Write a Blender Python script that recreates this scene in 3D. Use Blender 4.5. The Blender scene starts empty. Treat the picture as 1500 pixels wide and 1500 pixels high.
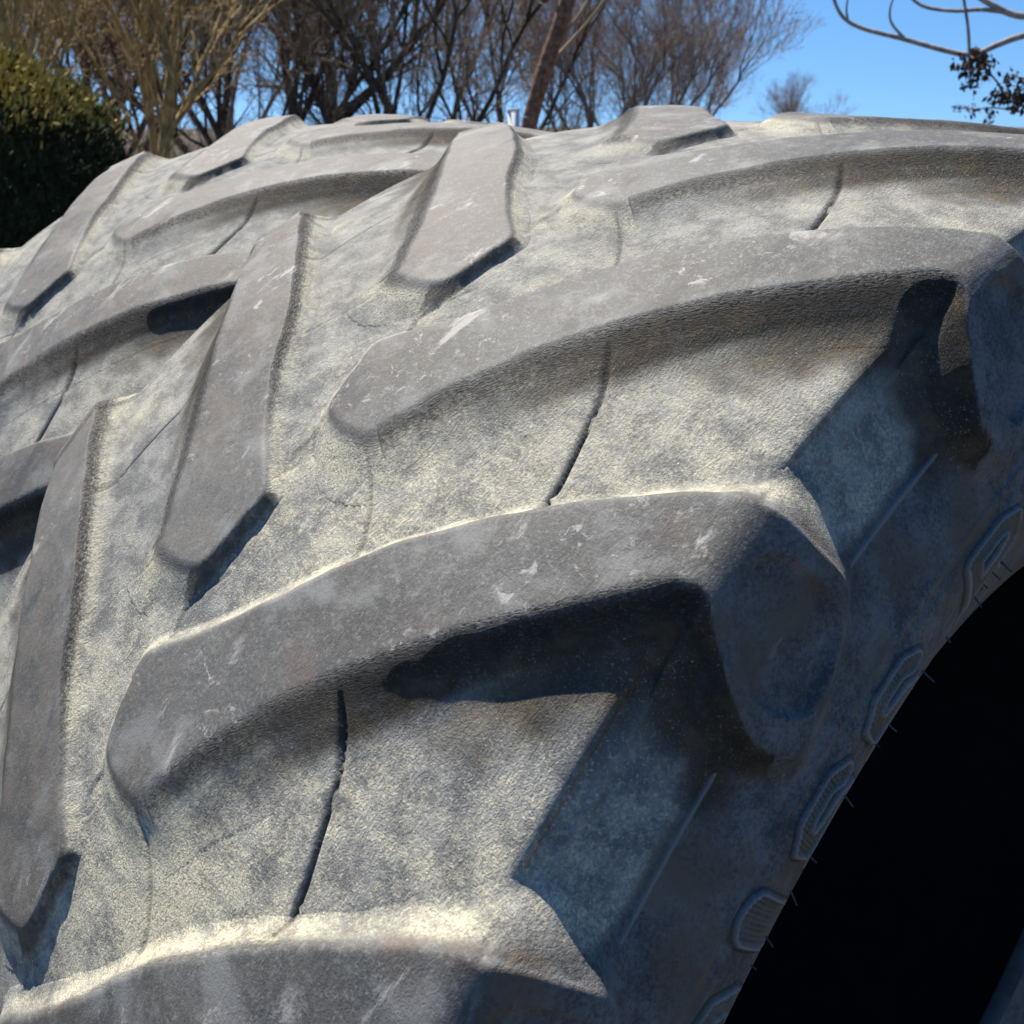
import bpy, math, random
import numpy as np
from mathutils import Vector, Matrix

scene = bpy.context.scene
COL = scene.collection
S = 0.82                                   # tyre radius in metres

# ------------------------------------------------------------------ camera
cam_d = bpy.data.cameras.new('camera')
cam = bpy.data.objects.new('camera', cam_d)
COL.objects.link(cam)
YAW, PIT, ROL = -0.85324616, -0.39653442, -0.00215047
CAM = np.array([0.61564539, -0.96304978, 0.99109759]) * S + np.array([0, 0, S])
fw = np.array([math.sin(YAW) * math.cos(PIT), math.cos(YAW) * math.cos(PIT), math.sin(PIT)])
rt = np.array([math.cos(YAW), -math.sin(YAW), 0.0])
up = np.cross(rt, fw)
cr, sr = math.cos(ROL), math.sin(ROL)
rt, up = cr * rt + sr * up, -sr * rt + cr * up
M = Matrix(((rt[0], up[0], -fw[0], CAM[0]), (rt[1], up[1], -fw[1], CAM[1]), (rt[2], up[2], -fw[2], CAM[2]), (0, 0, 0, 1)))
cam.matrix_world = M
cam_d.sensor_width = 36.0
cam_d.lens = 1349.57 / 1500 * 36.0
cam_d.clip_start = 0.01
cam_d.clip_end = 3000
cam_d.dof.use_dof = True
cam_d.dof.focus_distance = 0.52
cam_d.dof.aperture_fstop = 18.0
scene.camera = cam

# ------------------------------------------------------------------ sky, sun, exposure
SUN = Vector((-0.50, 0.09, 0.85)).normalized()
SUN_EL = math.asin(SUN.z)
SUN_AZ = math.atan2(SUN.x, SUN.y)
world = bpy.data.worlds.new('World')
scene.world = world
world.use_nodes = True
wn = world.node_tree
wn.nodes.clear()
w_out = wn.nodes.new('ShaderNodeOutputWorld')
w_bg = wn.nodes.new('ShaderNodeBackground')
w_sky = wn.nodes.new('ShaderNodeTexSky')
w_sky.sky_type = 'NISHITA'
w_sky.sun_disc = False
w_sky.sun_elevation = SUN_EL
w_sky.sun_rotation = SUN_AZ
w_sky.altitude = 400
w_sky.air_density = 1.0
w_sky.dust_density = 0.2
w_sky.ozone_density = 3.0
w_hsv = wn.nodes.new('ShaderNodeHueSaturation')
w_hsv.inputs['Saturation'].default_value = 1.24
w_hsv.inputs['Value'].default_value = 1.0
w_bg.inputs['Strength'].default_value = 0.092
# the clear dry air of the photograph: look the sky up a little above the real direction
w_tc = wn.nodes.new('ShaderNodeTexCoord')
w_add = wn.nodes.new('ShaderNodeVectorMath'); w_add.operation = 'ADD'; w_add.inputs[1].default_value = (0, 0, 0.17)
wn.links.new(w_tc.outputs['Generated'], w_add.inputs[0])
wn.links.new(w_add.outputs[0], w_sky.inputs['Vector'])
wn.links.new(w_sky.outputs[0], w_hsv.inputs['Color'])
wn.links.new(w_hsv.outputs[0], w_bg.inputs['Color'])
wn.links.new(w_bg.outputs[0], w_out.inputs[0])

sun_d = bpy.data.lights.new('sun', 'SUN')
sun_d.energy = 5.0
sun_d.angle = math.radians(0.53)
sun_d.color = (1.0, 0.93, 0.83)
sun = bpy.data.objects.new('sun', sun_d)
sun.rotation_euler = SUN.to_track_quat('Z', 'Y').to_euler()
sun.location = (-5, -3, 6)
COL.objects.link(sun)

scene.view_settings.view_transform = 'Standard'
scene.view_settings.look = 'None'
scene.view_settings.exposure = 0.82
scene.view_settings.gamma = 1.0
scene.view_settings.use_curve_mapping = False

# ------------------------------------------------------------------ helpers
def mesh_np(name, V, F, smooth=True):
    """V (n,3) floats, F (m,3) or (m,4) ints -> mesh"""
    V = np.asarray(V, np.float32); F = np.asarray(F, np.int32)
    me = bpy.data.meshes.new(name)
    k = F.shape[1]
    me.vertices.add(len(V)); me.vertices.foreach_set('co', V.ravel())
    me.loops.add(F.size); me.loops.foreach_set('vertex_index', F.ravel())
    me.polygons.add(len(F))
    me.polygons.foreach_set('loop_start', np.arange(0, F.size, k, dtype=np.int32))
    me.polygons.foreach_set('loop_total', np.full(len(F), k, np.int32))
    if smooth:
        me.polygons.foreach_set('use_smooth', np.ones(len(F), bool))
    me.update(calc_edges=True)
    return me

def add_attr(me, name, vals):
    a = me.attributes.new(name, 'FLOAT', 'POINT')
    a.data.foreach_set('value', np.asarray(vals, np.float32))

def link(name, me, mat=None, parent=None):
    o = bpy.data.objects.new(name, me)
    if mat is not None and me is not None and len(me.materials) == 0:
        me.materials.append(mat)
    COL.objects.link(o)
    if parent is not None:
        o.parent = parent
    return o

def tag(o, label=None, cat=None, group=None, kind=None):
    if label: o['label'] = label
    if cat: o['category'] = cat
    if group: o['group'] = group
    if kind: o['kind'] = kind
    return o

def empty(name, loc, label, cat, group=None):
    o = bpy.data.objects.new(name, None)
    o.location = loc
    COL.objects.link(o)
    return tag(o, label, cat, group)

def tubes(A, B, RA, RB, sides=4):
    """open tapered prisms, one per segment"""
    A = np.asarray(A, float); B = np.asarray(B, float)
    n = len(A); d = B - A
    L = np.linalg.norm(d, axis=1, keepdims=True) + 1e-9; d = d / L
    ref = np.where(np.abs(d[:, 2:3]) > 0.9, np.array([[1., 0, 0]]), np.array([[0, 0, 1.]]))
    u = np.cross(d, ref); u /= np.linalg.norm(u, axis=1, keepdims=True) + 1e-9
    v = np.cross(d, u)
    a = np.arange(sides) * 2 * math.pi / sides
    ring = u[:, None, :] * np.cos(a)[None, :, None] + v[:, None, :] * np.sin(a)[None, :, None]
    V0 = A[:, None, :] + ring * np.asarray(RA)[:, None, None]
    V1 = B[:, None, :] + ring * np.asarray(RB)[:, None, None]
    V = np.concatenate([V0, V1], 1).reshape(-1, 3)
    base = np.arange(n)[:, None] * (2 * sides)
    j = np.arange(sides)[None, :]; j2 = (j + 1) % sides
    F = np.stack([base + j, base + j2, base + sides + j2, base + sides + j], -1).reshape(-1, 4)
    return V, F

class NT:
    def __init__(s, name):
        s.m = bpy.data.materials.new(name); s.m.use_nodes = True
        s.t = s.m.node_tree; s.n = s.t.nodes
        s.b = s.n['Principled BSDF']
    def new(s, ty, **kw):
        n = s.n.new(ty)
        for k, v in kw.items(): setattr(n, k, v)
        return n
    def l(s, a, b): s.t.links.new(a, b)
    def noise(s, vec, scale, detail=4, rough=0.55, dist=0.0):
        n = s.new('ShaderNodeTexNoise')
        n.inputs['Scale'].default_value = scale; n.inputs['Detail'].default_value = detail
        n.inputs['Roughness'].default_value = rough; n.inputs['Distortion'].default_value = dist
        s.l(vec, n.inputs['Vector']); return n.outputs['Fac']
    def ramp(s, fac, a, b, lo=0.0, hi=1.0):
        n = s.new('ShaderNodeMapRange'); n.interpolation_type = 'SMOOTHSTEP'
        n.inputs['From Min'].default_value = a; n.inputs['From Max'].default_value = b
        n.inputs['To Min'].default_value = lo; n.inputs['To Max'].default_value = hi
        s.l(fac, n.inputs['Value']); return n.outputs['Result']
    def math(s, op, a, b=None, clamp=False):
        n = s.new('ShaderNodeMath', operation=op); n.use_clamp = clamp
        for i, x in enumerate((a, b)):
            if x is None: continue
            if isinstance(x, (int, float)): n.inputs[i].default_value = x
            else: s.l(x, n.inputs[i])
        return n.outputs[0]
    def mix(s, fac, a, b):
        n = s.new('ShaderNodeMix', data_type='RGBA')
        for sock, x in ((n.inputs['Factor'], fac), (n.inputs[6], a), (n.inputs[7], b)):
            if isinstance(x, (int, float)): sock.default_value = x
            elif isinstance(x, tuple): sock.default_value = (*x, 1)
            else: s.l(x, sock)
        return n.outputs[2]

# ------------------------------------------------------------------ materials
def rubber_material():
    t = NT('weathered_rubber')
    geo = t.new('ShaderNodeNewGeometry'); pos = geo.outputs['Position']
    at = t.new('ShaderNodeAttribute', attribute_name='top'); top = at.outputs['Fac']
    ae = t.new('ShaderNodeAttribute', attribute_name='edge'); edge = ae.outputs['Fac']
    asd = t.new('ShaderNodeAttribute', attribute_name='side'); side = asd.outputs['Fac']
    # groove colours: blue grey rubber under patchy cream dust
    n1 = t.noise(pos, 7.5, 6, 0.62); n2 = t.noise(pos, 42, 6, 0.65); n3 = t.noise(pos, 260, 4, 0.6)
    mixn = t.math('ADD', t.math('MULTIPLY', n1, 0.52), t.math('ADD', t.math('MULTIPLY', n2, 0.22), t.math('MULTIPLY', n3, 0.26)))
    dust = t.ramp(mixn, 0.43, 0.585)
    # rain has washed the crown and the rear tyre cleaner than the slope nearest the camera
    sep = t.new('ShaderNodeSeparateXYZ'); t.l(pos, sep.inputs[0])
    wob = t.math('MULTIPLY', t.math('SUBTRACT', n1, .5), .35)
    wash = t.math('MULTIPLY', t.ramp(t.math('ADD', sep.outputs['Z'], wob), 1.40, 1.60, 1.0, .30), t.ramp(t.math('ADD', sep.outputs['X'], wob), -.22, .06, .45, 1.0))
    dust = t.math('MULTIPLY', dust, wash)
    adu = t.new('ShaderNodeAttribute', attribute_name='dusty')
    dust = t.math('ADD', dust, t.math('MULTIPLY', adu.outputs['Fac'], .38), True)
    stf = t.new('ShaderNodeMapping'); stf.inputs['Scale'].default_value = (16, 60, 60); stf.inputs['Rotation'].default_value = (.2, .6, .9); t.l(pos, stf.inputs['Vector'])
    streak = t.noise(stf.outputs[0], 1.6, 5, .65)
    dust = t.math('MULTIPLY', dust, t.ramp(streak, .34, .56, .35, 1.0))
    blue = t.mix(t.ramp(n2, .35, .65), (.150, .152, .143), (.295, .293, .268))
    n9 = t.noise(pos, 560, 4, .7); n10 = t.noise(pos, 1100, 2, .6)
    dust = t.math('MULTIPLY', dust, t.ramp(n9, .30, .56))
    floor = t.mix(t.math('MULTIPLY', dust, .9), blue, (.64, .585, .41))
    floor = t.mix(t.math('MULTIPLY', t.ramp(n10, .54, .68), .42), floor, (.07, .075, .08))
    floor = t.mix(t.math('MULTIPLY', t.math('MULTIPLY', t.ramp(n9, .56, .68), .6), t.ramp(wash, .2, .9, .35, 1.0)), floor, (.66, .63, .54))
    # worn tops: brownish grey, pale scuffs
    n4 = t.noise(pos, 6, 4, .6); n5 = t.noise(pos, 150, 6, .75); n5b = t.noise(pos, 480, 4, .7)
    topc = t.mix(t.ramp(n4, .35, .65), (.074, .074, .068), (.122, .122, .112))
    topc = t.mix(t.math('MULTIPLY', t.ramp(n5, .48, .70), .5), topc, (.245, .246, .232))
    topc = t.mix(t.math('MULTIPLY', t.ramp(n5b, .53, .70), .55), topc, (.30, .30, .28))
    topc = t.mix(t.math('MULTIPLY', t.ramp(n5b, .47, .34), .6), topc, (.06, .06, .06))
    st = t.new('ShaderNodeMapping'); st.inputs['Scale'].default_value = (1.0, 0.35, 0.35); st.inputs['Rotation'].default_value = (0.3, 0.5, 0.7)
    t.l(pos, st.inputs['Vector'])
    n6 = t.noise(st.outputs[0], 38, 6, .72, .4); n7 = t.noise(pos, 11, 2, .5)
    n6b = t.noise(pos, 95, 6, .75, .6)
    sx_ = t.new('ShaderNodeSeparateXYZ'); t.l(pos, sx_.inputs[0])
    film = t.math('MULTIPLY', t.ramp(t.math('ADD', sx_.outputs['X'], t.math('MULTIPLY', n4, .2)), .02, .20, 1.0, .25), t.ramp(n2, .38, .60, .35, 1.0))
    topc = t.mix(t.math('MULTIPLY', film, .55), topc, (.185, .158, .125))
    scuff = t.math('MAXIMUM', t.math('MULTIPLY', t.ramp(n6, .58, .67), t.ramp(n7, .47, .58)), t.math('MULTIPLY', t.ramp(n6b, .57, .66), t.ramp(n7, .52, .60)))
    topc = t.mix(t.math('MULTIPLY', t.ramp(t.noise(pos, 17, 5, .65, .3), .50, .66), .7), topc, (.228, .228, .212))
    topc = t.mix(t.math('MULTIPLY', t.ramp(t.noise(st.outputs[0], 24, 5, .65), .44, .34), .6), topc, (.065, .062, .060))
    topc = t.mix(t.math('MULTIPLY', scuff, .75), topc, (.42, .395, .36))
    n8 = t.noise(pos, 14, 3, .5)
    topc = t.mix(t.math('MULTIPLY', t.ramp(n8, .62, .75), .35), topc, (.20, .13, .10))
    # sidewall: bluish grey with brown soil film
    ms = t.math('ADD', t.math('MULTIPLY', n2, .5), t.math('MULTIPLY', t.noise(pos, 420, 5, .75), .5))
    sidec = t.mix(t.ramp(ms, .38, .62), (.066, .066, .067), (.20, .195, .185))
    sidec = t.mix(t.math('MULTIPLY', t.ramp(t.noise(pos, 13, 4, .6), .47, .64), t.ramp(ms, .35, .6, .3, .9)), sidec, (.155, .115, .072))
    sl = t.new('ShaderNodeMapping'); sl.inputs['Scale'].default_value = (26, 3.2, 3.2); sl.inputs['Rotation'].default_value = (.5, .2, .3); t.l(pos, sl.inputs['Vector'])
    sidec = t.mix(t.math('MULTIPLY', t.ramp(t.noise(sl.outputs[0], 9, 5, .7), .60, .70), .6), sidec, (.24, .225, .20))
    c = t.mix(t.ramp(side, .2, .8), floor, sidec)
    c = t.mix(t.ramp(top, .55, .93), c, topc)
    acr = t.new('ShaderNodeAttribute', attribute_name='crease_dark')
    aso = t.new('ShaderNodeAttribute', attribute_name='soil_shade'); aha = t.new('ShaderNodeAttribute', attribute_name='hatch')
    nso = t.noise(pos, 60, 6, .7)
    soil_shade_c = t.mix(t.ramp(nso, .38, .66), (.030, .026, .020), (.085, .064, .038))  # dark brown serves both caked soil and shade painted into the grooves
    soil_shade_c = t.mix(t.math('MULTIPLY', t.ramp(t.noise(pos, 700, 3, .7), .58, .70), t.ramp(t.noise(pos, 36, 3, .6), .40, .60, .15, .9)), soil_shade_c, (.36, .32, .21))
    c = t.mix(t.math('MULTIPLY', aso.outputs['Fac'], t.ramp(nso, .25, .50, .70, 1.0)), c, soil_shade_c)
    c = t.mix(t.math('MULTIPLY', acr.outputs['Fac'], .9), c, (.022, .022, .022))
    c = t.mix(t.math('MULTIPLY', aha.outputs['Fac'], .85), c, (.19, .165, .125))
    awo = t.new('ShaderNodeAttribute', attribute_name='worn')
    c = t.mix(awo.outputs['Fac'], c, (.30, .295, .28))
    # soil in the cracked edges
    ns = t.noise(pos, 330, 4, .7)
    soil_shade = t.math('MULTIPLY', t.ramp(edge, .15, .7), t.ramp(ns, .44, .60))
    c = t.mix(t.math('MULTIPLY', soil_shade, .7), c, (.045, .040, .034))
    t.l(c, t.b.inputs['Base Color'])
    t.l(t.math('ADD', t.ramp(top, .5, .95, .80, .64), t.math('MULTIPLY', t.math('SUBTRACT', n2, .5), .25)), t.b.inputs['Roughness'])
    t.b.inputs['Specular IOR Level'].default_value = 0.30
    # relief: leathery wrinkles, finer grain, cracks at the lug edges
    wv = t.new('ShaderNodeMapping'); wv.inputs['Scale'].default_value = (1.5, .6, .6)
    t.l(pos, wv.inputs['Vector'])
    w1 = t.noise(wv.outputs[0], 380, 6, .66, .15); w2 = t.noise(pos, 900, 3, .6)
    arim = t.new('ShaderNodeAttribute', attribute_name='rim')
    mp = t.new('ShaderNodeMapping'); mp.inputs['Scale'].default_value = (900, 230, 1); t.l(arim.outputs['Vector'], mp.inputs['Vector'])
    w3 = t.noise(mp.outputs[0], 1.0, 4, .62, .5)
    crack = t.ramp(w3, .36, .60)
    amp = t.math('ADD', t.math('MULTIPLY', t.ramp(top, .5, .95), -.68), 1.0)
    h = t.math('MULTIPLY', t.math('ADD', t.math('MULTIPLY', w1, .7), t.math('MULTIPLY', w2, .45)), amp)
    h = t.math('ADD', h, t.math('MULTIPLY', t.math('MULTIPLY', crack, 1.5), edge))
    bp = t.new('ShaderNodeBump'); bp.inputs['Strength'].default_value = .9; bp.inputs['Distance'].default_value = 0.0023
    t.l(h, bp.inputs['Height']); t.l(bp.outputs[0], t.b.inputs['Normal'])
    return t.m

def simple_material(name, a, b, scale=20, rough=.85, bump=0.0, spec=.3):
    t = NT(name)
    geo = t.new('ShaderNodeNewGeometry'); pos = geo.outputs['Position']
    n = t.noise(pos, scale, 4, .6)
    t.l(t.mix(t.ramp(n, .35, .65), a, b), t.b.inputs['Base Color'])
    t.b.inputs['Roughness'].default_value = rough
    t.b.inputs['Specular IOR Level'].default_value = spec
    if bump:
        bp = t.new('ShaderNodeBump'); bp.inputs['Strength'].default_value = .8; bp.inputs['Distance'].default_value = bump
        t.l(n, bp.inputs['Height']); t.l(bp.outputs[0], t.b.inputs['Normal'])
    return t.m

RUB = rubber_material()
INNER = simple_material('inner_liner', (.012, .012, .013), (.02, .02, .021), 30, .8, .0005)
BEAD = simple_material('bead_rubber', (.030, .033, .038), (.07, .072, .078), 18, .8, .001)
HAIR = simple_material('vent_rubber', (.05, .055, .06), (.09, .092, .095), 60)
BARK_DARK = simple_material('bark_dark', (.05, .04, .03), (.12, .096, .072), 9, .95, .004)
BARK_OLIVE = simple_material('bark_olive', (.24, .17, .07), (.50, .36, .16), 7, .95, .004)
BARK_GREY = simple_material('bark_grey', (.14, .115, .095), (.26, .22, .18), 9, .95, .004)
TWIG = simple_material('twig_brown', (.17, .128, .09), (.38, .29, .205), 5, .95)
TWIG_PALE = simple_material('twig_pale', (.19, .15, .125), (.36, .29, .245), 5, .95)
BARK_RED = simple_material('bark_red', (.11, .055, .034), (.27, .145, .09), 28, .9, .006)
BARK_SILVER = simple_material('bark_silver', (.22, .20, .18), (.38, .35, .32), 30, .85, .003)
SEED = simple_material('dry_leaf', (.045, .028, .018), (.11, .065, .04), 40, .8)
THUJA = simple_material('thuja_green', (.012, .018, .006), (.035, .042, .012), 14, .9)
THUJA_LIT = simple_material('thuja_lit', (.26, .21, .05), (.50, .39, .10), 9, .9)  # sunlight on the hedge top painted in as brighter, yellower foliage
WHITE = simple_material('white_paint', (.72, .72, .70), (.80, .80, .78), 30, .6)
PIPE = simple_material('dark_plastic', (.03, .033, .037), (.06, .064, .07), 20, .5)
GROUND = simple_material('leaf_litter', (.055, .045, .028), (.12, .10, .065), 3, .95, .01)

# ------------------------------------------------------------------ the tyre
N_LUG = 21
PITCH = 2 * math.pi / N_LUG
TH0 = math.radians(-55.7)                  # angle of the reference lug's nose
MSH = -8.70                                # the left row of lugs trails the right row (deg)
def prof(x):
    return 1 + 0.00422727 + 0.04029139 * x * x - 1.7731679 * x ** 4 - 0.05609326 * x
def depth(x): return .0132 + .0128 * (np.abs(x) / .325) ** 1.6
PT = np.array([.325, .345, .360, .380, .41, .43, .46, .49, .52, .56, .605, .65, .695, .735, .75])
TXp = np.array([.325, .345, .3555, .366, .379, .388, .3955, .3985, .397, .388, .371, .354, .339, .328, .323])
TRp = np.array([.9705, .9635, .953, .932, .905, .880, .852, .822, .79, .742, .70, .66, .62, .590, .578])
FXp = np.array([.325, .334, .342, .3525, .3655, .375, .387, .395, .397, .388, .371, .354, .339, .328, .323])
FRp = np.array([.9445, .931, .915, .896, .874, .859, .836, .812, .79, .742, .70, .66, .62, .590, .578])

def catmull(t, T, Y):
    """cubic Hermite interpolation (non-uniform Catmull-Rom)"""
    m = np.gradient(Y, T)
    i = np.clip(np.searchsorted(T, t) - 1, 0, len(T) - 2)
    h = T[i + 1] - T[i]; s = (t - T[i]) / h
    return (2*s**3-3*s**2+1)*Y[i] + (s**3-2*s**2+s)*h*m[i] + (-2*s**3+3*s**2)*Y[i+1] + (s**3-s**2)*h*m[i+1]

def meridian(p, which, side):
    """p >= 0 outwards on the given side (+1 right, -1 left), negative p crosses the centre"""
    p = np.asarray(p, float)
    xc = side * p
    X = xc.copy(); R_ = prof(xc) - (depth(xc) if which == 'F' else 0)
    out = p > .325
    if out.any():
        pre = np.array([.285, .305]); xp = side * pre
        tx = np.concatenate([pre, TXp if which == 'T' else FXp])
        rr = (TRp if which == 'T' else FRp).copy()
        if side < 0:                       # the left shoulder is less worn and stands higher
            lift = prof(-.345) - prof(.345)
            k = np.clip((.56 - PT) / (.56 - .345), 0, 1); rr = rr + lift * k * k * (3 - 2 * k)
        pr = prof(xp) - (depth(xp) if which == 'F' else 0)
        tr = np.concatenate([pr, rr]); tp = np.concatenate([pre, PT])
        xo = catmull(p[out], tp, tx)
        if side < 0: xo = np.where(xo > .345, .345 + (xo - .345) * .45, xo)
        X[out] = side * xo; R_[out] = catmull(p[out], tp, tr)
    return X, R_

def place(X, R_, th):
    return np.stack([X, R_ * np.sin(th), R_ * np.cos(th)], -1) * S

def arclen(x, r): return np.concatenate([[0], np.cumsum(np.hypot(np.diff(x), np.diff(r)))])

def seg_dist(Q, A, B):
    """distance from points Q (n,2) to segments A->B (m,2); returns min distance, index, t"""
    best = np.full(len(Q), 1e9); bi = np.zeros(len(Q), int); bt = np.zeros(len(Q))
    for k in range(len(A)):
        d = B[k] - A[k]; L2 = d @ d + 1e-12
        t = np.clip(((Q - A[k]) @ d) / L2, 0, 1)
        dd = np.hypot(*(Q - A[k] - t[:, None] * d).T)
        m = dd < best
        best[m] = dd[m]; bi[m] = k; bt[m] = t[m]
    return best, bi, bt

def inside(Q, P):
    c = np.zeros(len(Q), bool); n = len(P)
    for i in range(n):
        a, b = P[i], P[(i + 1) % n]
        m = (a[1] > Q[:, 1]) != (b[1] > Q[:, 1])
        with np.errstate(divide='ignore', invalid='ignore'):
            xx = (b[0] - a[0]) * (Q[:, 1] - a[1]) / (b[1] - a[1]) + a[0]
        c ^= m & (Q[:, 0] < xx)
    return c

def smooth01(t): t = np.clip(t, 0, 1); return t * t * (3 - 2 * t)

# value noise for small geometric unevenness
_rs = np.random.RandomState(5); _tab = _rs.rand(64, 64)
def vnoise(a, b):
    ia = np.floor(a).astype(int); ib = np.floor(b).astype(int); fa = smooth01(a - ia); fb = smooth01(b - ib)
    g = lambda i, j: _tab[i % 64, j % 64]
    return (g(ia, ib)*(1-fa)+g(ia+1, ib)*fa)*(1-fb)+(g(ia, ib+1)*(1-fa)+g(ia+1, ib+1)*fa)*fb - .5

# outline of one right-hand lug: (p, degrees, fillet width) ; M lugs mirror it
OUT = [(.068, .0, .052), (.078, 1.3, .054), (.104, 3.7, .056), (.145, 6.5, .060), (.188, 9.25, .057), (.222, 10.95, .047), (.252, 12.6, .038),
       (.284, 14.25, .032), (.315, 15.95, .034), (.346, 17.75, .040), (.365, 16.8, .050), (.386, 15.8, .050), (.407, 15.0, .038), (.424, 14.5, .024),
       (.442, 14.95, .014), (.463, 15.5, .012), (.458, 16.6, .012), (.452, 18.2, .011), (.442, 19.8, .010), (.431, 21.3, .010), (.421, 21.95, .012), (.410, 22.1, .028),
       (.375, 21.9, .050), (.350, 21.75, .050), (.335, 21.5, .034), (.287, 19.8, .022), (.238, 17.85, .018), (.192, 15.8, .017), (.140, 13.25, .017),
       (.089, 9.75, .018), (.037, 6.8, .018), (-.005, 5.0, .020), (-.011, 4.3, .020), (-.006, 2.2, .020), (.000, .6, .022), (.012, .12, .032), (.04, -.05, .046)]
_g = np.linspace(0, 1, 400); _gv = _g ** 1.25 * (1 - _g) ** .42; _gc = np.cumsum(_gv); _gc /= _gc[-1]
_gv2 = (_g + .08) ** .8 * (1 - _g) ** .12; _gc2 = np.cumsum(_gv2); _gc2 /= _gc2[-1]
def wall_profile(t): return np.interp(t, _g, _gc)
def wall_crisp(t): return np.interp(t, _g, _gc2)

POCK = [(.361, 19.9), (.361, 18.55), (.371, 17.6), (.397, 16.4), (.417, 15.75), (.449, 17.0), (.444, 18.0), (.442, 19.5), (.426, 20.9), (.398, 21.1), (.373, 20.7)]

def lug_mesh(side):
    ps = np.arange(-.05, .505, .0024); ph = np.radians(np.arange(-3.4, 25.0, .125))
    sh = np.radians(MSH) if side < 0 else 0.0
    XT, RT = meridian(ps, 'T', side); XF, RF = meridian(ps, 'F', side)
    arc = arclen(XT, RT)
    Pn, Hn = np.meshgrid(np.arange(len(ps)), np.arange(len(ph)), indexing='ij')
    p = ps[Pn].ravel(); a = arc[Pn].ravel(); phi = ph[Hn].ravel()
    rr = .96
    pa = np.interp([o[0] for o in OUT], ps, arc)
    poly = np.stack([pa, np.radians([o[1] for o in OUT]) * rr], -1)
    wid = np.array([o[2] for o in OUT])
    if side < 0: wid[[26+5, 26+6, 26+7, 26+8]] = [.012, .006, .005, .007]   # the left lugs' inner ends drop steeply
    # round the traced outline a little
    for _ in range(2):
        nx = np.roll(poly, -1, 0); wn_ = np.roll(wid, -1)
        poly = np.stack([poly * .75 + nx * .25, poly * .25 + nx * .75], 1).reshape(-1, 2)
        wid = np.stack([wid * .75 + wn_ * .25, wid * .25 + wn_ * .75], 1).ravel()
    Q = np.stack([a, phi * rr], -1)
    Q = Q + np.stack([vnoise(Q[:, 0] * 55 + 3, Q[:, 1] * 55), vnoise(Q[:, 0] * 55, Q[:, 1] * 55 + 9)], -1) * .0022
    d, i, t = seg_dist(Q, poly, np.roll(poly, -1, 0))
    w = wid[i] * (1 - t) + np.roll(wid, -1)[i] * t
    ins = inside(Q, poly); sd = np.where(ins, d, -d)
    e = .005 + .003 * smooth01((p - .15) / .1) * (1 - smooth01((p - .33) / .02)) - .0015 * smooth01((p - .34) / .02)
    e = np.where((i / len(poly) > .62) & (i / len(poly) < .86), .003, e)
    tt = (sd + w) / (w + e)
    cris = smooth01((p - .325) / .025)
    m = wall_profile(np.clip(tt, 0, 1)) * (1 - cris) + wall_crisp(np.clip(tt, 0, 1)) * cris
    XTg, RTg, XFg, RFg = XT[Pn].ravel(), RT[Pn].ravel(), XF[Pn].ravel(), RF[Pn].ravel()
    X = XFg + (XTg - XFg) * m; R_ = RFg + (RTg - RFg) * m
    below = tt <= 0
    dr = np.where(below, -.0012 - .01 * np.clip(-tt, 0, .4), 0)
    und = vnoise(p * 22 + 7 * (side < 0), phi * 22) * .0016 + vnoise(p * 60, phi * 60 + 4) * .0005
    R_ = R_ + dr + und * m
    zone = (m < .9) & (m > 0)
    dkz = np.zeros(zone.sum())
    pat = pattern_points(p[zone], phi[zone], dark=dkz) + pattern_points(-p[zone], phi[zone] - math.radians(MSH), dark=dkz)
    crease_dark = np.zeros(len(p)); crease_dark[zone] = dkz * (1 - smooth01((m[zone] - .45) / .45))
    R_[zone] += pat * (1 - smooth01((m[zone] - .35) / .55))
    # shallow moulded pocket in the outer end face
    if True:
        pp = np.stack([np.interp([q[0] for q in POCK], ps, arc), np.radians([q[1] for q in POCK]) * rr], -1)
        for _ in range(2):
            nx = np.roll(pp, -1, 0); pp = np.stack([pp * .75 + nx * .25, pp * .25 + nx * .75], 1).reshape(-1, 2)
        dd, _, _ = seg_dist(Q, pp, np.roll(pp, -1, 0)); sdp = np.where(inside(Q, pp), dd, -dd)
        k = smooth01(sdp / .0045) * .0060
        X = X - side * k * .8; R_ = R_ - k * .5
    V = place(X, R_, phi + sh)
    nph = len(ph)
    ii = (Pn[:-1, :-1] * nph + Hn[:-1, :-1]).ravel()
    F = np.stack([ii, ii + nph, ii + nph + 1, ii + 1], -1)
    if side > 0: F = F[:, ::-1]
    keep = (tt[F] > -.12).any(1)
    F = F[keep]
    used = np.unique(F); mp = np.full(len(V), -1); mp[used] = np.arange(len(used))
    me = mesh_np('lug', V[used], mp[F])
    add_attr(me, 'top', m[used])
    add_attr(me, 'crease_dark', crease_dark[used])
    cum = np.concatenate([[0], np.cumsum(np.hypot(*(np.roll(poly, -1, 0) - poly).T))])
    alng = cum[i] + t * np.hypot(*(np.roll(poly, -1, 0)[i] - poly[i]).T)
    av = me.attributes.new('rim', 'FLOAT_VECTOR', 'POINT')
    av.data.foreach_set('vector', np.stack([sd, alng, sd * 0 + side], -1)[used].astype(np.float32).ravel())
    ed = np.clip(1 - np.abs(tt - .80) / .22, 0, 1) * smooth01((p - .02) / .1)
    ed = ed * ((phi * 57.3 < 18) | (side < 0)) * np.where(p < .35, 1, .3)
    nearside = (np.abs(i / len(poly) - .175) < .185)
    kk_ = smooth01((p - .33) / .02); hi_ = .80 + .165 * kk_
    soil_shade = smooth01((m - .02) / .25) * (1 - smooth01((m - hi_) / (.12 - .09 * kk_))) * np.where(nearside, 1, 0) * smooth01((p - .09) / .12)  # brown soil on the near walls, deepened with painted shade
    tip = (side < 0) & (i / len(poly) > .835) & (i / len(poly) < .935)
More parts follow.
